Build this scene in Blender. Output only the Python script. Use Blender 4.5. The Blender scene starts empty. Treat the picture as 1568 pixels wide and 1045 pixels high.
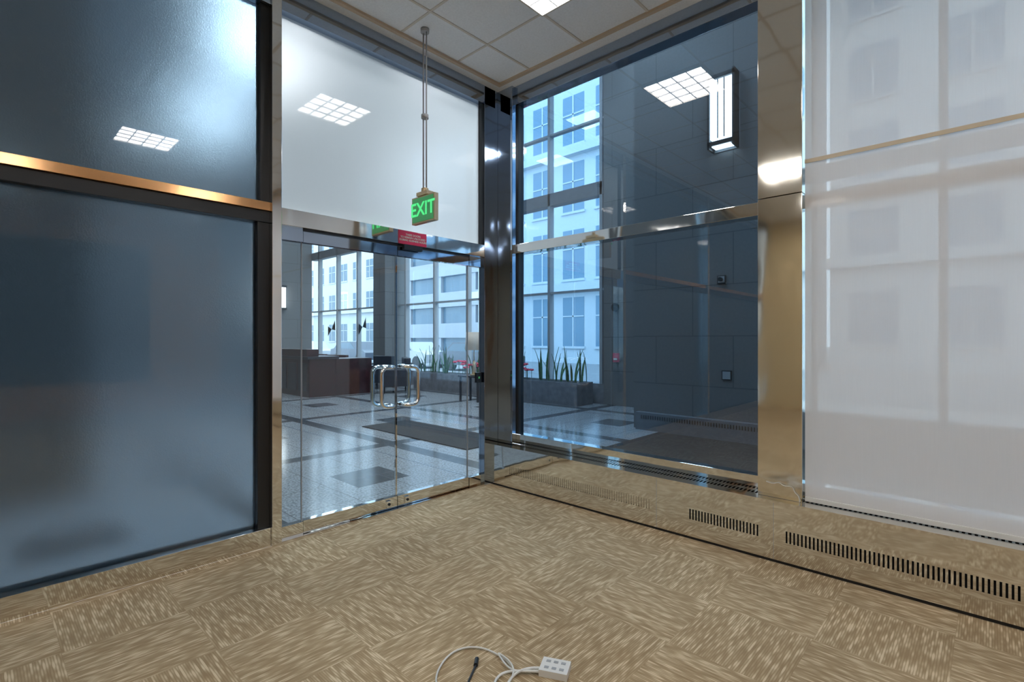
import bpy, math, random
from mathutils import Vector
random.seed(4)
scene=bpy.context.scene
try:
    scene.view_settings.view_transform='Standard'
    scene.view_settings.look='None'
    scene.view_settings.exposure=0.0
except Exception as e: print(e)
COL=scene.collection

# ---------------------------------------------------------------- materials
def newmat(name):
    m=bpy.data.materials.new(name); m.use_nodes=True
    nt=m.node_tree; nt.nodes.clear()
    out=nt.nodes.new('ShaderNodeOutputMaterial')
    return m,nt,out
def N(nt,t,**kw):
    n=nt.nodes.new(t)
    for k,v in kw.items():
        if k in n.inputs.keys(): n.inputs[k].default_value=v
        else: setattr(n,k,v)
    return n
def L(nt,a,b): nt.links.new(a,b)
def c4(c): return (c[0],c[1],c[2],1)
def pbr(name,col,rough=.5,metal=0.,noise=0.0,nscale=8,bump=0.0,bscale=40,emit=None,estr=0):
    m,nt,out=newmat(name)
    b=N(nt,'ShaderNodeBsdfPrincipled'); b.inputs['Roughness'].default_value=rough
    b.inputs['Metallic'].default_value=metal
    L(nt,b.outputs[0],out.inputs[0])
    tc=N(nt,'ShaderNodeTexCoord')
    no=N(nt,'ShaderNodeTexNoise'); no.inputs['Scale'].default_value=nscale; no.inputs['Detail'].default_value=4
    L(nt,tc.outputs['Object'],no.inputs['Vector'])
    r=N(nt,'ShaderNodeValToRGB')
    lo=[max(0,c*(1-noise)) for c in col]; hi=[min(1,c*(1+noise)) for c in col]
    r.color_ramp.elements[0].position=.3; r.color_ramp.elements[1].position=.7
    r.color_ramp.elements[0].color=c4(lo); r.color_ramp.elements[1].color=c4(hi)
    L(nt,no.outputs[0],r.inputs[0]); L(nt,r.outputs[0],b.inputs['Base Color'])
    if bump>0:
        n2=N(nt,'ShaderNodeTexNoise'); n2.inputs['Scale'].default_value=bscale
        L(nt,tc.outputs['Object'],n2.inputs['Vector'])
        bp=N(nt,'ShaderNodeBump'); bp.inputs['Strength'].default_value=bump; bp.inputs['Distance'].default_value=.01
        L(nt,n2.outputs[0],bp.inputs['Height']); L(nt,bp.outputs[0],b.inputs['Normal'])
    if emit:
        b.inputs['Emission Color'].default_value=c4(emit); b.inputs['Emission Strength'].default_value=estr
    return m
def emis(name,col,s):
    m,nt,out=newmat(name)
    e=N(nt,'ShaderNodeEmission'); e.inputs[0].default_value=c4(col); e.inputs[1].default_value=s
    L(nt,e.outputs[0],out.inputs[0]); return m
def facing_fac(nt,base,gain,pw):
    lw=N(nt,'ShaderNodeLayerWeight'); lw.inputs['Blend'].default_value=.5
    p=N(nt,'ShaderNodeMath',operation='POWER'); L(nt,lw.outputs['Facing'],p.inputs[0]); p.inputs[1].default_value=pw
    a=N(nt,'ShaderNodeMath',operation='MULTIPLY_ADD'); L(nt,p.outputs[0],a.inputs[0]); a.inputs[1].default_value=gain; a.inputs[2].default_value=base
    a.use_clamp=True
    return a.outputs[0]
def glass(name,tint,base=.05,gain=.7,pw=3,gcol=(1,1,1)):
    m,nt,out=newmat(name)
    t=N(nt,'ShaderNodeBsdfTransparent'); t.inputs[0].default_value=c4(tint)
    g=N(nt,'ShaderNodeBsdfGlossy'); g.inputs['Roughness'].default_value=.003; g.inputs[0].default_value=c4(gcol)
    mx=N(nt,'ShaderNodeMixShader'); L(nt,facing_fac(nt,base,gain,pw),mx.inputs[0])
    L(nt,t.outputs[0],mx.inputs[1]); L(nt,g.outputs[0],mx.inputs[2]); L(nt,mx.outputs[0],out.inputs[0])
    return m
def frosted(name,tint,trans,rough,base=.05,ior=1.35,dif=.25):
    m,nt,out=newmat(name)
    r=N(nt,'ShaderNodeBsdfRefraction'); r.inputs[0].default_value=c4(tint); r.inputs['Roughness'].default_value=rough; r.inputs['IOR'].default_value=ior
    t=N(nt,'ShaderNodeBsdfTranslucent'); t.inputs[0].default_value=c4(trans)
    mx=N(nt,'ShaderNodeMixShader'); mx.inputs[0].default_value=dif
    L(nt,r.outputs[0],mx.inputs[1]); L(nt,t.outputs[0],mx.inputs[2])
    g=N(nt,'ShaderNodeBsdfGlossy'); g.inputs['Roughness'].default_value=.01
    mx2=N(nt,'ShaderNodeMixShader'); L(nt,facing_fac(nt,base,.6,3.2),mx2.inputs[0])
    tc=N(nt,'ShaderNodeTexCoord'); no=N(nt,'ShaderNodeTexNoise'); no.inputs['Scale'].default_value=120
    L(nt,tc.outputs['Object'],no.inputs['Vector'])
    bp=N(nt,'ShaderNodeBump'); bp.inputs['Strength'].default_value=.25; bp.inputs['Distance'].default_value=.003
    L(nt,no.outputs[0],bp.inputs['Height']); L(nt,bp.outputs[0],r.inputs['Normal'])
    L(nt,mx.outputs[0],mx2.inputs[1]); L(nt,g.outputs[0],mx2.inputs[2]); L(nt,mx2.outputs[0],out.inputs[0])
    return m

def steel(name,col,rough=.06,wave=.15):
    m,nt,out=newmat(name)
    b=N(nt,'ShaderNodeBsdfPrincipled'); b.inputs['Base Color'].default_value=c4(col)
    b.inputs['Metallic'].default_value=1; b.inputs['Roughness'].default_value=rough
    tc=N(nt,'ShaderNodeTexCoord'); mp=N(nt,'ShaderNodeMapping'); mp.inputs['Scale'].default_value=(3,3,1.2)
    no=N(nt,'ShaderNodeTexNoise'); no.inputs['Scale'].default_value=1.6; no.inputs['Detail'].default_value=1
    L(nt,tc.outputs['Object'],mp.inputs[0]); L(nt,mp.outputs[0],no.inputs['Vector'])
    bp=N(nt,'ShaderNodeBump'); bp.inputs['Strength'].default_value=wave; bp.inputs['Distance'].default_value=.02
    L(nt,no.outputs[0],bp.inputs['Height']); L(nt,bp.outputs[0],b.inputs['Normal'])
    L(nt,b.outputs[0],out.inputs[0]); return m

def carpet_mat():
    m,nt,out=newmat('carpet_tile')
    b=N(nt,'ShaderNodeBsdfPrincipled'); b.inputs['Roughness'].default_value=.95
    tc=N(nt,'ShaderNodeTexCoord'); sp=N(nt,'ShaderNodeSeparateXYZ'); L(nt,tc.outputs['Object'],sp.inputs[0])
    def mt(op,a,v=None,c=None):
        n=N(nt,'ShaderNodeMath',operation=op); L(nt,a,n.inputs[0])
        if v is not None: n.inputs[1].default_value=v
        if c is not None: L(nt,c,n.inputs[1])
        return n.outputs[0]
    def rows(along,across):
        row=mt('FLOOR',mt('MULTIPLY',across,1/.010))
        fr=mt('FRACT',mt('MULTIPLY',across,1/.010))
        cb=N(nt,'ShaderNodeCombineXYZ'); L(nt,mt('MULTIPLY',along,10.0),cb.inputs[0]); L(nt,mt('MULTIPLY',row,7.37),cb.inputs[1])
        no=N(nt,'ShaderNodeTexNoise'); no.inputs['Scale'].default_value=1; no.inputs['Detail'].default_value=1; no.inputs['Roughness'].default_value=.5
        L(nt,cb.outputs[0],no.inputs['Vector'])
        g=mt('MULTIPLY',mt('SINE',mt('MULTIPLY',fr,math.pi)),.20)
        return mt('ADD',mt('SUBTRACT',no.outputs[0],.12),None,g)
    a=rows(sp.outputs[0],sp.outputs[1]); c=rows(sp.outputs[1],sp.outputs[0])
    off=N(nt,'ShaderNodeMapping'); off.inputs['Location'].default_value=(.13,.21,.3); L(nt,tc.outputs['Object'],off.inputs[0])
    ch=N(nt,'ShaderNodeTexChecker'); ch.inputs['Scale'].default_value=1/.5; L(nt,off.outputs[0],ch.inputs['Vector'])
    mx=N(nt,'ShaderNodeMix'); mx.data_type='FLOAT'
    L(nt,ch.outputs['Fac'],mx.inputs[0]); L(nt,a,mx.inputs[2]); L(nt,c,mx.inputs[3])
    r=N(nt,'ShaderNodeValToRGB')
    e=r.color_ramp.elements; e[0].position=.36; e[0].color=(.32,.225,.125,1); e[1].position=.72; e[1].color=(.66,.54,.37,1)
    x=r.color_ramp.elements.new(.54); x.color=(.41,.305,.18,1)
    L(nt,mx.outputs[0],r.inputs[0])
    big=N(nt,'ShaderNodeTexNoise'); big.inputs['Scale'].default_value=1.3; L(nt,tc.outputs['Object'],big.inputs['Vector'])
    mr=N(nt,'ShaderNodeMapRange'); mr.inputs[1].default_value=.3; mr.inputs[2].default_value=.7; mr.inputs[3].default_value=.90; mr.inputs[4].default_value=1.08
    L(nt,big.outputs[0],mr.inputs[0])
    hs=N(nt,'ShaderNodeHueSaturation'); L(nt,r.outputs[0],hs.inputs['Color']); L(nt,mr.outputs[0],hs.inputs['Value'])
    L(nt,hs.outputs[0],b.inputs['Base Color'])
    bp=N(nt,'ShaderNodeBump'); bp.inputs['Strength'].default_value=.2; bp.inputs['Distance'].default_value=.003
    L(nt,mx.outputs[0],bp.inputs['Height']); L(nt,bp.outputs[0],b.inputs['Normal'])
    L(nt,b.outputs[0],out.inputs[0]); return m

def terrazzo_mat():
    m,nt,out=newmat('granite_floor')
    b=N(nt,'ShaderNodeBsdfPrincipled'); b.inputs['Roughness'].default_value=.14
    tc=N(nt,'ShaderNodeTexCoord'); sp=N(nt,'ShaderNodeSeparateXYZ'); L(nt,tc.outputs['Object'],sp.inputs[0])
    no=N(nt,'ShaderNodeTexNoise'); no.inputs['Scale'].default_value=45; no.inputs['Detail'].default_value=3
    L(nt,tc.outputs['Object'],no.inputs['Vector'])
    r=N(nt,'ShaderNodeValToRGB'); e=r.color_ramp.elements; e[0].position=.38; e[0].color=(.22,.23,.25,1); e[1].position=.6; e[1].color=(.46,.47,.49,1)
    L(nt,no.outputs[0],r.inputs[0])
    def band(o,per,w,ph):
        a=N(nt,'ShaderNodeMath',operation='ADD'); L(nt,o,a.inputs[0]); a.inputs[1].default_value=100*per+ph
        f=N(nt,'ShaderNodeMath',operation='MODULO'); L(nt,a.outputs[0],f.inputs[0]); f.inputs[1].default_value=per
        l=N(nt,'ShaderNodeMath',operation='LESS_THAN'); L(nt,f.outputs[0],l.inputs[0]); l.inputs[1].default_value=w
        return l.outputs[0]
    bx=band(sp.outputs[0],3.0,.22,0.2); by=band(sp.outputs[1],2.4,.22,.9)
    jx=band(sp.outputs[0],.6,.008,0); jy=band(sp.outputs[1],.6,.008,0)
    def mth(op,a,c):
        n=N(nt,'ShaderNodeMath',operation=op); L(nt,a,n.inputs[0]); L(nt,c,n.inputs[1]); return n.outputs[0]
    d=mth('MAXIMUM',bx,by); sq=mth('MULTIPLY',band(sp.outputs[0],3.0,.6,-.9),band(sp.outputs[1],2.4,.6,-.2))
    d=mth('MAXIMUM',d,sq) ; 
    mx=N(nt,'ShaderNodeMix'); mx.data_type='RGBA'; L(nt,d,mx.inputs[0]); L(nt,r.outputs[0],mx.inputs[6]); mx.inputs[7].default_value=(.08,.09,.105,1)
    j=mth('MAXIMUM',jx,jy)
    mx2=N(nt,'ShaderNodeMix'); mx2.data_type='RGBA'; L(nt,j,mx2.inputs[0]); L(nt,mx.outputs[2],mx2.inputs[6]); mx2.inputs[7].default_value=(.15,.15,.17,1)
    L(nt,mx2.outputs[2],b.inputs['Base Color']); L(nt,b.outputs[0],out.inputs[0]); return m

def stone_mat(name='dark_stone_tile',k=1.0,rough=.45):
    m,nt,out=newmat(name)
    b=N(nt,'ShaderNodeBsdfPrincipled'); b.inputs['Roughness'].default_value=rough
    tc=N(nt,'ShaderNodeTexCoord'); sp=N(nt,'ShaderNodeSeparateXYZ'); L(nt,tc.outputs['Object'],sp.inputs[0])
    ad=N(nt,'ShaderNodeMath',operation='ADD'); L(nt,sp.outputs[0],ad.inputs[0]); L(nt,sp.outputs[1],ad.inputs[1])
    cb=N(nt,'ShaderNodeCombineXYZ'); L(nt,ad.outputs[0],cb.inputs[0]); L(nt,sp.outputs[2],cb.inputs[1])
    br=N(nt,'ShaderNodeTexBrick'); br.offset=.5; br.inputs['Scale'].default_value=1; br.inputs['Brick Width'].default_value=1.2; br.inputs['Row Height'].default_value=.75
    br.inputs['Mortar Size'].default_value=.006; br.inputs['Color1'].default_value=(.175*k,.17*k,.17*k,1); br.inputs['Color2'].default_value=(.155*k,.15*k,.15*k,1); br.inputs['Mortar'].default_value=(.07*k,.07*k,.07*k,1)
    L(nt,cb.outputs[0],br.inputs['Vector'])
    no=N(nt,'ShaderNodeTexNoise'); no.inputs['Scale'].default_value=30; no.inputs['Detail'].default_value=5; L(nt,tc.outputs['Object'],no.inputs['Vector'])
    mr=N(nt,'ShaderNodeMapRange'); mr.inputs[3].default_value=.8; mr.inputs[4].default_value=1.2; L(nt,no.outputs[0],mr.inputs[0])
    hs=N(nt,'ShaderNodeHueSaturation'); L(nt,br.outputs[0],hs.inputs['Color']); L(nt,mr.outputs[0],hs.inputs['Value'])
    L(nt,hs.outputs[0],b.inputs['Base Color']); L(nt,b.outputs[0],out.inputs[0]); return m

def fabric_mat():
    m,nt,out=newmat('shade_fabric')
    tc=N(nt,'ShaderNodeTexCoord'); mp=N(nt,'ShaderNodeMapping'); mp.inputs['Scale'].default_value=(260,1,6); L(nt,tc.outputs['Object'],mp.inputs[0])
    no=N(nt,'ShaderNodeTexNoise'); no.inputs['Scale'].default_value=1; L(nt,mp.outputs[0],no.inputs['Vector'])
    r=N(nt,'ShaderNodeValToRGB'); e=r.color_ramp.elements; e[0].color=(.91,.88,.88,1); e[1].color=(.95,.92,.92,1); L(nt,no.outputs[0],r.inputs[0])
    d=N(nt,'ShaderNodeBsdfDiffuse'); L(nt,r.outputs[0],d.inputs[0])
    t=N(nt,'ShaderNodeBsdfTranslucent'); L(nt,r.outputs[0],t.inputs[0])
    mx=N(nt,'ShaderNodeMixShader'); mx.inputs[0].default_value=.26; L(nt,d.outputs[0],mx.inputs[1]); L(nt,t.outputs[0],mx.inputs[2])
    tr=N(nt,'ShaderNodeBsdfTransparent'); m3=N(nt,'ShaderNodeMixShader'); m3.inputs[0].default_value=.10
    L(nt,mx.outputs[0],m3.inputs[1]); L(nt,tr.outputs[0],m3.inputs[2]); L(nt,m3.outputs[0],out.inputs[0]); return m

M={}
M['carpet']=carpet_mat(); M['terr']=terrazzo_mat(); M['stone']=stone_mat(); M['fabric']=fabric_mat()
M['stonefl']=stone_mat('dark_stone_floor',.6,.25); M['stonedk']=stone_mat('baffle_dark_tile',.4,.4)
M['tile']=pbr('ceiling_tile_mineral',(.80,.83,.87),.9,noise=.04,nscale=60,bump=.2,bscale=200)
M['tbar']=pbr('ceiling_grid_metal',(.62,.58,.53),.5)
M['louver']=pbr('troffer_louver',(.55,.55,.55),.4)
M['gold']=pbr('tan_ceiling_trim',(.55,.44,.33),.5)
M['steel']=steel('polished_steel',(.80,.79,.77),.05)
M['steelw']=steel('polished_steel_wavy',(.80,.76,.68),.07,.12)
M['steelb']=steel('polished_steel_blue',(.42,.50,.62),.06)
M['steelo']=steel('polished_steel_orange',(.90,.50,.24),.15,.05)  # orange reflection of the warm wall put into the base colour
M['chrome']=steel('chrome',(.9,.9,.9),.04,0)
M['black']=pbr('black_gasket',(.012,.014,.018),.35)
M['dark']=pbr('dark_void',(.02,.02,.022),.8)
M['gdark']=glass('tinted_blue_glass',(.33,.52,.70),.11,.75,3)
M['gdoor']=glass('door_glass',(.84,.93,.98),.05,.55,3)
M['gext']=glass('exterior_glazing',(.86,.95,1.0),.04,.5,3)
M['frostU']=frosted('frosted_film_upper',(.95,.98,1.0),(.91,.98,1.0),.45,.04,1.4,.75)
M['frostL']=frosted('frosted_film_dimmed',(.70,.84,.94),(.56,.70,.82),.34,.09,1.4,.07)  # same film as the transom; dark lobby behind put into the tint
M['cream']=pbr('cream_wall_paint',(.72,.58,.36),.8,noise=.03)
M['wood']=pbr('orange_wood_wall',(.62,.34,.17),.5,noise=.2,nscale=3)
M['lobwall']=pbr('lobby_wall',(.16,.17,.19),.6,noise=.1)
M['lobceil']=pbr('lobby_ceiling',(.55,.56,.58),.8)
M['panel']=emis('troffer_diffuser',(1,.985,.96),24)
M['fillp']=emis('lobby_fill_diffuser',(.93,.97,1.0),32)  # glow of the added lobby fill lights
M['lampw']=emis('sconce_diffuser',(1,.97,.92),5)
M['white']=pbr('white_plastic',(.72,.72,.70),.4)
M['grey']=pbr('grey_plastic',(.35,.36,.38),.5)
M['red']=pbr('red_sign',(.62,.03,.10),.4)
M['green']=pbr('exit_green',(.10,.42,.16),.4,emit=(.05,.6,.2),estr=.15)
M['greenl']=emis('exit_letters',(.12,1,.32),.9)
M['tanm']=pbr('brass_housing',(.55,.42,.26),.35,metal=.6)
M['beige']=pbr('beige_hem',(.72,.62,.48),.7)
M['leaf']=pbr('leaf_green',(.06,.17,.07),.5,noise=.5,nscale=20)
M['flower']=pbr('flower_red',(.7,.06,.12),.6)
M['planter']=pbr('planter_stone',(.20,.20,.22),.5,noise=.2)
M['desk']=pbr('desk_mahogany',(.045,.015,.018),.3,noise=.3)
M['deskb']=pbr('desk_dark',(.03,.03,.04),.3)
M['lshade']=pbr('lamp_shade',(.55,.47,.40),.8,emit=(1,.85,.7),estr=.1)
M['mat']=pbr('entrance_mat',(.03,.033,.04),.9,noise=.3,nscale=50)
M['asph']=pbr('asphalt',(.28,.30,.32),.9,noise=.1,nscale=2)
M['walk']=pbr('sidewalk',(.5,.5,.5),.9,noise=.1)
M['fA']=pbr('facade_limestone',(.56,.58,.60),.9,noise=.05)
M['fB']=pbr('facade_concrete',(.34,.37,.42),.9,noise=.05)
M['fC']=pbr('facade_pale_panel',(.58,.64,.68),.8,noise=.04)
M['wA']=pbr('facade_window',(.10,.16,.22),.2)
M['wC']=pbr('facade_window_blue',(.16,.28,.38),.15)
M['car']=pbr('car_paint',(.10,.12,.16),.25)
M['carw']=pbr('car_paint_light',(.5,.52,.55),.25)

# ---------------------------------------------------------------- mesh builder
class B:
    def __init__(s,name): s.name=name; s.v=[]; s.f=[]; s.mi=[]; s.sm=[]; s.mats=[]
    def m(s,k):
        if k not in s.mats: s.mats.append(k)
        return s.mats.index(k)
    def box(s,x0,x1,y0,y1,z0,z1,k):
        i=len(s.v); mi=s.m(k)
        s.v+=[(x0,y0,z0),(x1,y0,z0),(x1,y1,z0),(x0,y1,z0),(x0,y0,z1),(x1,y0,z1),(x1,y1,z1),(x0,y1,z1)]
        for f in [(0,3,2,1),(4,5,6,7),(0,1,5,4),(1,2,6,5),(2,3,7,6),(3,0,4,7)]:
            s.f.append(tuple(i+a for a in f)); s.mi.append(mi); s.sm.append(False)
        return s
    def quad(s,pts,k):
        i=len(s.v); s.v+=list(pts); s.f.append(tuple(range(i,i+len(pts)))); s.mi.append(s.m(k)); s.sm.append(False); return s
    def prism(s,prof,y0,y1,k):
        i=len(s.v); n=len(prof); mi=s.m(k)
        s.v+=[(x,y0,z) for x,z in prof]+[(x,y1,z) for x,z in prof]
        for j in range(n): s.f.append((i+j,i+(j+1)%n,i+n+(j+1)%n,i+n+j)); s.mi.append(mi); s.sm.append(False)
        s.f.append(tuple(range(i+n-1,i-1,-1))); s.f.append(tuple(range(i+n,i+2*n))); s.mi+=[mi,mi]; s.sm+=[False,False]
        return s
    def cyl(s,p0,p1,r0,k,r1=None,n=16,cap=True):
        r1=r0 if r1 is None else r1
        p0=Vector(p0);p1=Vector(p1);d=(p1-p0).normalized()
        a=d.cross(Vector((0,0,1)) if abs(d.z)<.9 else Vector((1,0,0))).normalized(); b=d.cross(a)
        i=len(s.v); mi=s.m(k)
        for p,r in ((p0,r0),(p1,r1)):
            for j in range(n):
                t=2*math.pi*j/n; q=p+a*math.cos(t)*r+b*math.sin(t)*r; s.v.append(tuple(q))
        for j in range(n):
            s.f.append((i+j,i+(j+1)%n,i+n+(j+1)%n,i+n+j)); s.mi.append(mi); s.sm.append(True)
        if cap:
            s.f.append(tuple(i+j for j in range(n-1,-1,-1))); s.mi.append(mi); s.sm.append(False)
            s.f.append(tuple(i+n+j for j in range(n))); s.mi.append(mi); s.sm.append(False)
        return s
    def done(s,parent=None,bevel=0):
        me=bpy.data.meshes.new(s.name); me.from_pydata(s.v,[],s.f)
        for k in s.mats: me.materials.append(M[k])
        for p,mi,sm in zip(me.polygons,s.mi,s.sm): p.material_index=mi; p.use_smooth=sm
        me.update()
        o=bpy.data.objects.new(s.name,me); COL.objects.link(o)
        if bevel:
            bv=o.modifiers.new('bevel','BEVEL'); bv.width=bevel; bv.segments=2; bv.limit_method='ANGLE'
        if parent: o.parent=parent
        return o
def empty(name):
    o=bpy.data.objects.new(name,None); COL.objects.link(o); o.empty_display_size=.1; return o
def tube(name,pts,r,k,parent=None,cyclic=False,smooth=True):
    cu=bpy.data.curves.new(name,'CURVE'); cu.dimensions='3D'; cu.bevel_depth=r; cu.bevel_resolution=4; cu.use_fill_caps=True
    if smooth:
        sp=cu.splines.new('NURBS'); sp.points.add(len(pts)-1)
        for q,p in zip(sp.points,pts): q.co=(*p,1)
        sp.order_u=3; sp.use_endpoint_u=True; sp.resolution_u=8; sp.use_cyclic_u=cyclic
    else:
        sp=cu.splines.new('POLY'); sp.points.add(len(pts)-1)
        for q,p in zip(sp.points,pts): q.co=(*p,1)
        sp.use_smooth=True
    cu.materials.append(M[k])
    o=bpy.data.objects.new(name,cu); COL.objects.link(o)
    if parent: o.parent=parent
    return o
def text(name,body,size,loc,rot,k,parent=None,ext=.001,sp=1.0):
    cu=bpy.data.curves.new(name,'FONT'); cu.body=body; cu.size=size; cu.align_x='CENTER'; cu.align_y='CENTER'; cu.extrude=ext; cu.offset=size*.015
    cu.space_line=sp; cu.materials.append(M[k])
    o=bpy.data.objects.new(name,cu); COL.objects.link(o); o.location=loc; o.rotation_euler=rot
    if parent: o.parent=parent
    return o

XD=-3.68; YC=3.58; YG=3.80; ZC=3.98; XE=5.0; YS=-4.5
LW=-20.5; LN=9.7; YST=7.5; LZ=8.2

# ---------------------------------------------------------------- room shell
B('floor').box(XD,XE,YS,YC+.3,-.1,0,'carpet').done()
b=B('ceiling')
b.box(XD-.08,XE,YS,YG+.06,ZC,ZC+.06,'tile')
gx=[-3.15+.61*i for i in range(14)]; gy=[3.04-.61*i for i in range(13)]
for x in gx: b.box(x-.010,x+.010,YS,YG-.22,ZC-.006,ZC+.001,'tbar')
for y in gy: b.box(XD+.15,XE,y-.010,y+.010,ZC-.005,ZC+.001,'tbar')
b.done()
b=B('trim_1')
b.box(XD+.11,XD+.145,YS,YG-.19,ZC-.02,ZC+.01,'gold'); b.box(XD+.145,XE,YG-.225,YG-.19,ZC-.02,ZC+.01,'gold'); b.done()
B('wall_south').box(XD,XE+.1,YS-.1,YS,0,ZC+.06,'cream').done()
B('wall_east').box(XE,XE+.1,YS,YG,0,ZC+.06,'wood').done()
b=B('wall_display'); b.box(XE-.06,XE,-1.2,2.5,.65,3.3,'black'); b.box(XE-.065,XE-.06,-1.1,2.4,.75,3.2,'dark'); b.done()
# troffers
for i,(lx,ly) in enumerate([(-2.235,2.735),(.205,1.515),(2.645,2.735),(2.645,.295),(.205,-.925),(-2.235,-.925),(-2.235,-3.365),(2.645,-2.145)]):
    b=B('ceiling_light'); h=.29
    b.box(lx-h,lx+h,ly-h,ly+h,ZC-.012,ZC-.002,'panel')
    for q in (-1,1):
        b.box(lx-.305,lx+.305,ly+q*.2975-.0075,ly+q*.2975+.0075,ZC-.03,ZC,'tbar'); b.box(lx+q*.2975-.0075,lx+q*.2975+.0075,ly-.29,ly+.29,ZC-.03,ZC,'tbar')
    for q in (-.145,0,.145):
        b.box(lx-h,lx+h,ly+q-.005,ly+q+.005,ZC-.025,ZC-.012,'louver'); b.box(lx+q-.005,lx+q+.005,ly-h,ly+h,ZC-.025,ZC-.012,'louver')
    b.done()

# ---------------------------------------------------------------- left frosted partition
p=empty('window_1')
b=B('frame')
for (y0,y1) in [(-4.5,-1.40),(-1.33,1.446)]:
    b.box(-3.80,XD,y0,y1,0,.13,'steel')               # base
    b.box(-3.80,-3.775,y0,y1,.13,.145,'black')
    b.box(-3.80,XD,y0,y1,2.35,2.41,'steelo')
    b.box(-3.80,-3.70,y0,y1,2.27,2.35,'black')
    b.box(-3.80,XD,y0,y1,3.80,ZC,'steelb')
    b.box(-3.80,-3.71,y1-.079,y1,.13,2.27,'black'); b.box(-3.80,-3.71,y1-.06,y1,2.41,3.80,'black')
b.box(-3.82,-3.66,1.446,1.513,0,ZC,'steel'); b.box(-3.82,-3.66,-1.40,-1.33,0,ZC,'steel')
b.done(p,.002)
g=B('glass_lower'); 
for (y0,y1) in [(-4.5,-1.40),(-1.33,1.367)]: g.box(-3.765,-3.755,y0,y1,.13,2.28,'frostL')
g.done(p)
g=B('glass_upper')
for (y0,y1) in [(-4.5,-1.40),(-1.33,1.386)]: g.box(-3.765,-3.755,y0,y1,2.41,3.80,'frostL')
g.done(p)

# ---------------------------------------------------------------- door wall
p=empty('window_2')
B('header').box(-3.80,XD,1.513,3.512,2.27,2.39,'steel').done(p,.002)
B('head_frame').box(-3.80,XD,1.513,3.66,3.80,ZC,'steelb').done(p)
b=B('gasket'); b.box(-3.76,-3.70,3.49,3.512,2.39,3.8,'black'); b.box(-3.79,-3.70,1.513,1.52,2.39,3.8,'black'); b.done(p)
B('transom_glass').quad([(-3.745,1.52,2.39),(-3.745,3.49,2.39),(-3.745,3.49,3.80),(-3.745,1.52,3.80)],'frostU').done(p)
B('corner_post').box(-3.765,XD,3.512,3.70,0,ZC,'steelb').box(-3.765,-3.48,3.70,3.86,0,ZC,'steelb').done(p,.003)

p=empty('door_1')
b=B('fixed_lites'); b.box(-3.746,-3.734,1.513,1.688,.10,2.18,'gdoor'); b.box(-3.746,-3.734,3.336,3.512,.10,2.18,'gdoor'); b.done(p)
b=B('lite_rails')
for (y0,y1) in [(1.513,1.688),(3.336,3.512)]:
    b.box(-3.77,-3.71,y0,y1,0.0,.10,'steel'); b.box(-3.77,-3.71,y0,y1,2.17,2.27,'steelb')
b.box(-3.78,-3.70,1.69,3.332,2.255,2.27,'black'); b.box(-3.80,-3.68,1.513,3.512,0,.008,'steel')
for y in (1.688,3.334): b.box(-3.748,-3.732,y-.003,y+.003,.10,2.18,'grey')
b.done(p)
MY=2.514
for nm,(y0,y1) in {'leaf_1':(1.692,MY-.003),'leaf_2':(MY+.003,3.332)}.items():
    b=B(nm)
    b.box(-3.746,-3.734,y0,y1,.10,2.18,'gdoor')
    b.box(-3.765,-3.715,y0,y1,.012,.105,'steel'); b.box(-3.765,-3.715,y0,y1,2.17,2.25,'steelb')
    ye=y1 if nm=='leaf_1' else y0
    b.box(-3.748,-3.732,ye-.004,ye+.004,.10,2.18,'chrome')
    hy=y1-.09 if nm=='leaf_1' else y0+.09
    b.box(-3.715,-3.700,hy-.02,hy+.02,.03,.085,'chrome'); b.cyl((-3.700,hy,.058),(-3.694,hy,.058),.012,'black')
    b.done(p)
for s,yi in ((-1,MY-.055),(1,MY+.055)):
    for side in (-1,1):
        x0=-3.74+side*.006; x1=-3.74+side*.07; yo=yi+s*.13
        zt,zb=1.215,.885
        pts=[]
        def cor(a,bb,c,r=.045):
            a=Vector(a);bb=Vector(bb);c=Vector(c)
            u=(a-bb).normalized(); w=(c-bb).normalized(); out=[]
            for i in range(8):
                t=i/7; P=(bb+u*r)*(1-t)**2+bb*2*t*(1-t)+(bb+w*r)*t*t; out.append(tuple(P))
            return out
        P0=(x0,yi,zt);P1=(x1,yi,zt);P2=(x1,yo,zt);P3=(x1,yo,zb);P4=(x1,yi,zb);P5=(x0,yi,zb)
        pts=[P0]+cor(P0,P1,P2)+cor(P1,P2,P3,.065)+cor(P2,P3,P4,.065)+cor(P3,P4,P5)+[P5]
        tube('pull_handle',pts,.017,'chrome',p,smooth=False)
B('access_reader').box(-3.735,-3.71,3.43,3.50,1.02,1.12,'black').box(-3.71,-3.708,3.455,3.475,1.06,1.08,'green').done(p)

p=empty('door_notice_sign')
B('plate').box(-3.679,-3.672,2.50,2.79,2.27,2.385,'red').done(p)
text('lettering','THESE DOORS\nTO REMAIN UNLOCKED\nDURING BUSINESS HOURS',.024,(-3.670,2.645,2.328),(math.pi/2,0,math.pi/2),'white',p)
B('door_position_sensor').box(-3.699,-3.665,2.55,2.74,2.225,2.268,'black').done()

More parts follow.
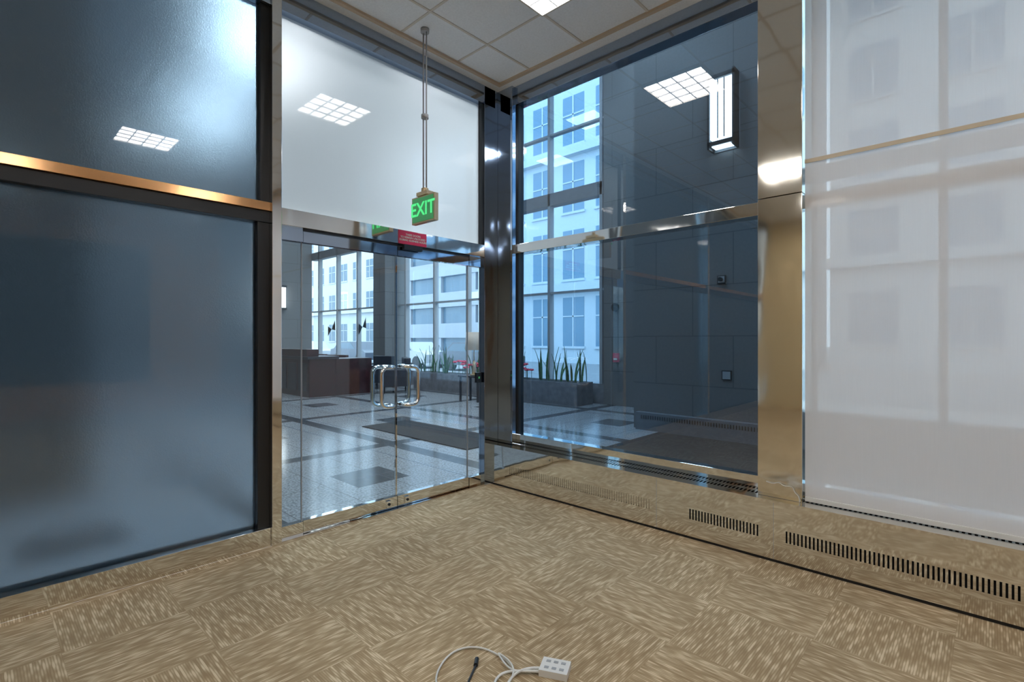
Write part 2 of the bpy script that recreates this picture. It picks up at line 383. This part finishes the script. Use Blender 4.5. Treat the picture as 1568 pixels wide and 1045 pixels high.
# exit sign
p=empty('exit_sign')
b=B('housing'); ex,ey=-3.365,2.54
b.box(ex-.15,ex+.15,ey-.02,ey+.02,2.40,2.62,'tanm')
b.box(ex-.138,ex+.138,ey-.024,ey-.02,2.412,2.608,'green')
b.box(ex-.07,ex+.07,ey-.035,ey+.035,2.62,2.65,'tanm'); b.cyl((ex,ey,2.65),(ex,ey,2.68),.03,'tanm')
b.done(p,.002)
b=B('rods')
for q in (-.02,.02): b.cyl((ex+q,ey,2.66),(ex+q,ey,ZC-.01),.006,'grey')
b.cyl((ex,ey,3.25),(ex,ey,3.28),.03,'grey'); b.cyl((ex,ey,ZC-.03),(ex,ey,ZC),.035,'grey'); b.done(p)
text('letters','EXIT',.155,(ex,ey-.025,2.508),(math.pi/2,0,0),'greenl',p)

# ---------------------------------------------------------------- right glazed wall
p=empty('window_3')
b=B('frame')
b.box(-3.48,-1.157,3.76,3.86,.40,.50,'steel'); b.box(-3.48,-1.157,3.74,3.86,2.31,2.40,'steel'); b.box(-3.48,XE,3.74,3.86,3.80,ZC,'steelb')
b.box(-1.157,-.888,3.66,3.90,.40,2.395,'steelw'); b.box(-1.157,-.888,3.66,3.90,2.40,ZC,'steelw')
b.box(-.888,XE,3.76,3.86,.40,.50,'steel'); b.box(-.888,XE,3.76,3.86,2.31,2.40,'steel')
b.box(1.6,1.7,3.76,3.86,.5,3.8,'steel')
b.box(-3.48,-3.46,3.77,3.85,.5,3.8,'black'); b.box(-1.177,-1.157,3.77,3.85,.5,3.8,'black')
b.done(p,.002)
b=B('glass'); b.quad([(-3.46,3.808,.5),(-1.177,3.808,.5),(-1.177,3.808,2.31),(-3.46,3.808,2.31)],'gdark'); b.quad([(-3.46,3.808,2.40),(-1.177,3.808,2.40),(-1.177,3.808,3.8),(-3.46,3.808,3.8)],'gdark')
b.box(-.888,XE,3.806,3.81,.5,3.8,'gdoor'); b.done(p)

b=B('radiator_cover')
zs0,zs1=.145,.22
b.box(XD,XE,YC,YC+.015,0.02,zs0,'steel'); b.box(XD,XE,YC,YC+.015,zs1,.385,'steel'); b.box(XD,XE,YC,YC+.08,.385,.40,'steel')
b.box(XD,XE,YC+.01,YC+.02,0,.02,'dark'); b.box(XD,XE,YC+.05,YC+.06,.02,.37,'dark'); b.box(-3.42,-1.88,YC+.010,YC+.012,.13,.23,'steel')
b.box(XD,XE,3.76,3.86,0,.40,'steel'); b.box(XD,XE,YC+.06,3.76,.34,.35,'dark')
slots=[(-3.40,-1.90),(-1.60,-1.112),(-.962,4.8)]
cur=XD
for a,c in slots:
    b.box(cur,a,YC,YC+.015,zs0,zs1,'steel'); x=a
    while x<c-.012:
        b.box(x+.010,x+.022,YC,YC+.015,zs0,zs1,'steel'); x+=.022
    cur=x
b.box(cur,XE,YC,YC+.015,zs0,zs1,'steel')
x=-3.46
while x<XE-.05:
    b.box(x,x+.012,YC+.08,3.76,.388,.398,'steel'); x+=.026
for x in (-1.86,-1.035): b.box(x-.001,x+.001,YC-.0005,YC,.02,.385,'grey')
b.box(XD,XE,YC+.08,YC+.10,.385,.40,'steel'); b.box(XD,XE,3.735,3.76,.385,.40,'steel')
b.done()
tube('loose_wire',[(-1.10,3.652,.50),(-1.06,3.645,.49),(-1.02,3.65,.51),(-.99,3.64,.49),(-.94,3.65,.50),(-.93,3.65,.46),(-.90,3.65,.44),(-.90,3.65,.403)],.0025,'white')

# roller shade
p=empty('roller_shade')
b=B('fabric'); x0,x1=-.880,2.9
b.quad([(x0,3.70,.425),(x1,3.70,.425),(x1,3.70,ZC-.03),(x0,3.70,ZC-.03)],'fabric')
b.done(p)
B('seam').box(x0,x1,3.690,3.694,2.585,2.61,'beige').done(p)
B('hem_bar').box(x0,x1,3.692,3.708,.405,.435,'white').done(p,.003)
b=B('roller_tube'); b.cyl((x0,3.71,ZC-.04),(x1,3.71,ZC-.04),.03,'white'); b.done(p)

# ---------------------------------------------------------------- lobby
b=B('lobby_floor'); b.box(LW,-3.80,-6,LN,-.1,0,'terr'); b.box(-3.80,XE+1,3.90,LN,-.1,0,'stonefl'); b.done()
B('lobby_ceiling').box(LW,XE+1,-6,LN+.3,LZ,LZ+.2,'lobceil').done()
B('wall_lobby_west').box(LW-.2,LW,-6,LN,0,LZ,'stone').done()
B('wall_lobby_south').box(LW,-3.82,-6.2,-6,0,LZ,'lobwall').done()
B('lobby_dark_baffle').box(-7.6,-6.2,-6,.8,0,LZ,'stonedk').done()  # added dark wall, dims the left side of the frosted panels
B('wall_room_bulkhead').box(-3.82,XE,YS,3.9,ZC+.2,LZ,'lobwall').done()
B('wall_lobby_east').box(XE+1,XE+1.2,3.9,LN,0,LZ,'lobwall').done()
B('wall_stone').box(-4.3,-1.75,YST,YST+.3,0,LZ,'stone').box(-4.3,-4.0,YST+.3,LN,0,LZ,'stone').done()
B('wall_pier').box(-6.32,-4.3,LN,LN+.3,0,LZ,'stone').done()
WX=-6.32
# exterior window wall, lobby
p=empty('window_4'); b=B('mullions')
b.box(LW,WX,LN,LN+.25,0,.45,'planter'); b.box(LW,WX,LN-.02,LN+.2,4.7,5.0,'lobwall'); b.box(LW,WX,LN,LN+.25,LZ-.4,LZ,'lobwall')
b.box(LW,WX,LN,LN+.12,2.55,2.60,'grey'); b.box(LW,WX,LN,LN+.12,6.4,6.45,'grey')
x=WX-.06
while x>LW:
    b.box(x-.035,x+.035,LN-.02,LN+.14,.45,LZ,'grey'); x-=1.5
b.box(-15.0,-14.3,LN-.5,LN+.3,0,LZ,'stone')
b.done(p)
B('glass').quad([(LW,LN+.06,.45),(WX,LN+.06,.45),(WX,LN+.06,LZ),(LW,LN+.06,LZ)],'gext').done(p)
b=B('window_decals')
for (x,z,s) in [(-18.9,1.85,.3),(-16.6,1.9,.25)]:
    b.quad([(x-s,LN+.04,z-.28),(x,LN+.04,z),(x-s,LN+.04,z+.12)],'black'); b.quad([(x,LN+.04,z),(x+s,LN+.04,z-.05),(x+s*.9,LN+.04,z+.35)],'black')
b.done(p)
p=empty('window_5'); b=B('mullions')
b.box(-1.75,XE+1,YST,YST+.25,0,.5,'planter'); b.box(-1.75,XE+1,YST,YST+.25,LZ-.4,LZ,'lobwall'); b.box(-1.75,XE+1,YST,YST+.12,3.5,3.7,'grey')
x=-1.7
while x<XE+1: b.box(x-.04,x+.04,YST,YST+.12,.5,LZ,'grey'); x+=1.3
b.done(p)
B('glass').quad([(-1.75,YST+.06,.5),(XE+1,YST+.06,.5),(XE+1,YST+.06,LZ),(-1.75,YST+.06,LZ)],'gext').done(p)

# things on stone wall
b=B('wall_sconce'); sx=-2.80
b.box(sx-.155,sx+.155,YST-.20,YST-.02,4.32,5.16,'lampw')
b.box(sx-.19,sx+.19,YST-.02,YST,4.18,5.26,'grey')
for q in (-.175,.175):
    b.box(sx+q-.015,sx+q+.015,YST-.22,YST-.02,4.18,5.26,'black')
for q in (-.045,.045): b.box(sx+q-.007,sx+q+.007,YST-.205,YST-.20,4.32,5.16,'black')
for z in (4.25,5.20): b.box(sx-.19,sx+.19,YST-.22,YST-.02,z-.03,z+.03,'black')
b.box(sx-.13,sx+.13,YST-.20,YST-.05,4.205,4.22,'lampw')
b.done()
b=B('security_camera'); b.box(-2.92,-2.80,YST-.03,YST,2.26,2.38,'black'); b.box(-2.905,-2.815,YST-.035,YST-.03,2.275,2.365,'grey'); b.cyl((-2.86,YST-.1,2.32),(-2.86,YST-.03,2.32),.03,'black'); b.done()
b=B('wall_switch'); b.box(-2.86,-2.72,YST-.02,YST,.86,1.0,'black'); b.box(-2.845,-2.735,YST-.026,YST-.02,.875,.985,'grey'); b.done()
b=B('baseboard_heater'); b.box(-4.2,-1.8,YST-.12,YST,0.0,.28,'lobwall')
x=-4.1
while x<-1.9: b.box(x,x+.015,YST-.125,YST-.12,.18,.24,'black'); x+=.04
b.done()
b=B('fire_alarm_pull'); b.box(-6.05,-5.9,LN-.05,LN,.95,1.15,'red'); b.box(-6.02,-5.93,LN-.07,LN-.05,1.0,1.04,'white'); b.done()
b=B('dome_camera'); b.cyl((-6.0,LN-.06,2.15),(-6.0,LN,2.15),.09,'black'); b.done()

# lobby furniture
b=B('reception_desk'); dx,dy=-13.2,6.1
b.box(dx-1.6,dx+.9,dy-.35,dy+.35,.0,.95,'desk'); b.box(dx-1.65,dx+.95,dy-.42,dy+.42,.95,1.02,'deskb'); b.box(dx-1.6,dx+.9,dy-.42,dy-.1,1.02,1.2,'desk'); b.box(dx+.2,dx+.9,dy+.35,dy+1.4,0,.95,'desk')
for i in range(4): b.box(dx-1.5+i*.6,dx-1.0+i*.6,dy-.37,dy-.35,.15,.85,'deskb')
b.done(bevel=.01)
def armchair(x,y,rz,col):
    b=B('lobby_armchair')
    b.box(-.38,.38,-.35,.35,.18,.45,col); b.box(-.38,.38,.25,.42,.18,.95,col); b.box(-.45,-.33,-.35,.42,.18,.65,col); b.box(.33,.45,-.35,.42,.18,.65,col)
    for a in (-.36,.36):
        for c in (-.28,.36): b.cyl((a,c,0),(a,c,.19),.025,'deskb')
    o=b.done(bevel=.04); o.location=(x,y,0); o.rotation_euler=(0,0,rz)
armchair(-15.4,7.9,.4,'desk'); armchair(-12.0,8.0,-.5,'deskb'); armchair(-16.8,7.9,.1,'desk'); armchair(-13.4,8.3,.2,'deskb')
b=B('console_table'); tx,ty=-8.9,8.15
b.box(tx-.35,tx+.35,ty-.2,ty+.2,.56,.60,'deskb')
for a in (-.3,.3):
    for c in (-.16,.16): b.box(tx+a-.02,tx+a+.02,ty+c-.02,ty+c+.02,0,.56,'deskb')
b.done()
b=B('table_lamp'); b.cyl((tx,ty,.60),(tx,ty,.63),.10,'tanm'); b.cyl((tx,ty,.63),(tx,ty,.95),.05,'tanm',.03); b.cyl((tx,ty,.95),(tx,ty,1.2),.012,'tanm'); b.cyl((tx,ty,1.20),(tx,ty,1.62),.21,'lshade',.19,24); b.done()
p=empty('window_planter')
b=B('planter_box'); b.box(-12.4,-6.5,LN-.75,LN-.15,0,.5,'planter'); b.box(-12.35,-6.55,LN-.70,LN-.2,.5,.505,'dark'); b.done(p,bevel=.01)
b=B('snake_plants')
def blade(b,x,y,z,h,w,ang,lean):
    i=len(b.v); mi=b.m('leaf'); n=5
    ca,sa=math.cos(ang),math.sin(ang)
    for j in range(n+1):
        t=j/n; ww=w*(1-.15*t-.85*t**4)*(.7+.6*t if t<.5 else 1); off=lean*t*t
        cx=x+off*math.cos(ang+1.2); cy=y+off*math.sin(ang+1.2)
        b.v+=[(cx-ca*ww/2,cy-sa*ww/2,z+h*t),(cx-sa*.01,cy+ca*.01,z+h*t),(cx+ca*ww/2,cy+sa*ww/2,z+h*t)]
    for j in range(n):
        for k in (0,1):
            a=i+j*3+k; b.f.append((a,a+1,a+4,a+3)); b.mi.append(mi); b.sm.append(True)
x=-12.2
while x<-6.65:
    if not(-10.9<x<-10.0) and not (-8.5<x<-8.0):
        for k in range(6): blade(b,x+random.uniform(-.12,.12),LN-.45+random.uniform(-.15,.15),.5,random.uniform(.35,.8),.06,random.uniform(0,3.14),random.uniform(-.25,.25))
    x+=.37
b.done(p)
b=B('red_flowers')
for k in range(26):
    fx=-10.45+random.uniform(-.42,.42); fy=LN-.45+random.uniform(-.18,.18); fz=.62+random.uniform(0,.22)
    if k>17: fx=-8.25+random.uniform(-.2,.2)
    b.cyl((fx,fy,.5),(fx,fy,fz),.006,'leaf',n=6)
    for q in range(5):
        a=q*1.256; b.cyl((fx,fy,fz),(fx+.05*math.cos(a),fy+.05*math.sin(a),fz+.03),.008,'flower',.028,8)
b.done(p)
B('entrance_mat').box(-7.6,-5.0,4.45,5.35,0,.012,'mat').done()
b=B('column_sconce'); b.box(LW,LW+.18,8.3,8.55,2.7,3.5,'lampw'); b.box(LW,LW+.2,8.26,8.59,2.62,2.7,'black'); b.box(LW,LW+.2,8.26,8.59,3.5,3.58,'black'); b.done()
for (lx,ly) in [(-5.3,5.5),(-5.3,3.0),(-9,3.4),(-9,6.5),(-12,4.4),(-13,7.5),(-17,5),(-1.5,5.5),(2.0,5.5),(-5.3,8.2)]:  # added unseen lights, brighten the lobby and the frosted glass
    b=B('lobby_fill_light'); b.box(lx-.5,lx+.5,ly-.5,ly+.5,LZ-.03,LZ-.001,'fillp'); b.box(lx-.56,lx+.56,ly-.56,ly+.56,LZ-.015,LZ-.001,'grey'); b.done()

# ---------------------------------------------------------------- outside
B('street_ground').box(-120,60,LN+.3,120,-.3,-.12,'asph').box(-120,60,LN+.3,LN+4,-.12,-.02,'walk').done()
def car(x,y,k):
    b=B('parked_car'); z=-.12
    b.prism([(x-2.2,z+.3),(x+2.2,z+.3),(x+2.2,z+.75),(x+1.9,z+.88),(x+1.1,z+.95),(x+.5,z+1.42),(x-1.1,z+1.42),(x-1.7,z+.98),(x-2.15,z+.92)],y,y+1.75,k)
    b.prism([(x+.95,z+.97),(x+.45,z+1.36),(x-1.05,z+1.36),(x-1.55,z+.99)],y-.01,y+1.76,'wA')
    for q in (-1.35,1.35):
        b.cyl((x+q,y-.02,z+.33),(x+q,y+.22,z+.33),.33,'black',n=20); b.cyl((x+q,y+1.55,z+.33),(x+q,y+1.77,z+.33),.33,'black',n=20)
    b.done()
car(-30,16.5,'car'); car(-24,16.5,'carw'); car(-18.5,16.5,'car'); car(-37,16.5,'carw')
def building(name,x0,x1,y,h,fm,wm,ww,wh,px,pz,z0=1.2,bands=()):
    b=B(name); b.box(x0,x1,y,y+12,-.15,h,fm)
    z=z0
    while z+wh<h-.6:
        x=x0+(px-ww)/2
        while x+ww<x1:
            b.box(x,x+ww,y-.02,y+.05,z,z+wh,wm)
            b.box(x-.1,x+ww+.1,y-.12,y,z-.15,z,fm); b.box(x+ww/2-.05,x+ww/2+.05,y-.06,y,z,z+wh,fm); b.box(x,x+ww,y-.06,y,z+wh*.6,z+wh*.6+.08,fm)
            x+=px
        z+=pz
    for zz in bands: b.box(x0-.3,x1+.3,y-.5,y,zz,zz+.5,fm)
    b.box(x0-.3,x1+.3,y-.5,y+12,h,h+.5,fm)
    b.done()
building('limestone_building',-85,-47,36,20,'fA','wA',1.8,2.4,3.4,4.2,bands=(5,))
b=B('parking_garage'); b.box(-45,-30,32,44,-.15,13,'wA')
for i in range(5): b.box(-45.2,-29.8,31.6,32,1.6+i*3,3.0+i*3,'fB')
for x in (-45,-40,-35,-30.5): b.box(x,x+.6,31.7,32.05,0,14,'fB')
b.done()
building('office_tower',-29,-8,27,34,'fC','wC',1.7,3.2,2.6,4.4,z0=1.0,bands=(4.6,13.4))
building('apartment_block',-6,34,30,26,'fA','wC',2.0,2.6,3.6,4.0,bands=(5,))

# ---------------------------------------------------------------- cable, adapter
p=empty('power_cable')
r=.006
cx,cy=-1.64,1.50
loop=[]
for i in range(26):
    a=.9+i/25*2*math.pi*1.12; rr=.165+.012*math.sin(3*a); loop.append((cx+rr*math.cos(a),cy+rr*math.sin(a)*1.0,.008+.010*(i>20)))
tube('white_loop',loop+[(-1.52,1.60,.015),(-1.46,1.66,.012),(-1.42,1.70,.012)],r*.7,'white',p)
tube('white_lead',[(-1.30,1.35,.008),(-1.42,1.45,.008),(-1.50,1.58,.010),(-1.47,1.68,.02),(-1.41,1.72,.015)],r*.9,'white',p)
tube('white_lead_2',[(-1.34,1.30,.008),(-1.47,1.44,.008),(-1.55,1.55,.010),(-1.50,1.63,.014),(-1.40,1.70,.015)],r*.9,'white',p)
tube('black_lead',[(-1.50,1.35,.006),(-1.58,1.40,.006),(-1.62,1.46,.006),(-1.66,1.53,.008)],.005,'black',p)
tube('black_plug',[(-1.66,1.53,.010),(-1.69,1.565,.010)],.010,'black',p,smooth=False)
b=B('power_adapter'); b.box(-.062,.062,-.048,.048,0,.03,'white')
for q in (-.033,.0,.033):
    for s in (-.022,.022): b.box(q-.010,q+.010,s-.008,s+.008,.0295,.0315,'grey')
o=b.done(bevel=.008); o.location=(-1.385,1.745,0); o.rotation_euler=(0,0,.45)

# ---------------------------------------------------------------- world, camera
w=bpy.data.worlds.new('overcast'); scene.world=w; w.use_nodes=True; nt=w.node_tree; nt.nodes.clear()
out=nt.nodes.new('ShaderNodeOutputWorld'); bg=nt.nodes.new('ShaderNodeBackground'); L(nt,bg.outputs[0],out.inputs[0])
bg.inputs[0].default_value=(.86,.94,1,1); bg.inputs[1].default_value=4.4
cam=bpy.data.cameras.new('camera'); co=bpy.data.objects.new('camera',cam); COL.objects.link(co)
co.location=(0,0,1.45); co.rotation_euler=(math.pi/2,0,math.radians(43.26)); cam.lens=17.93; cam.sensor_width=36; cam.shift_y=-.0016; cam.clip_start=.05; cam.clip_end=500
scene.camera=co
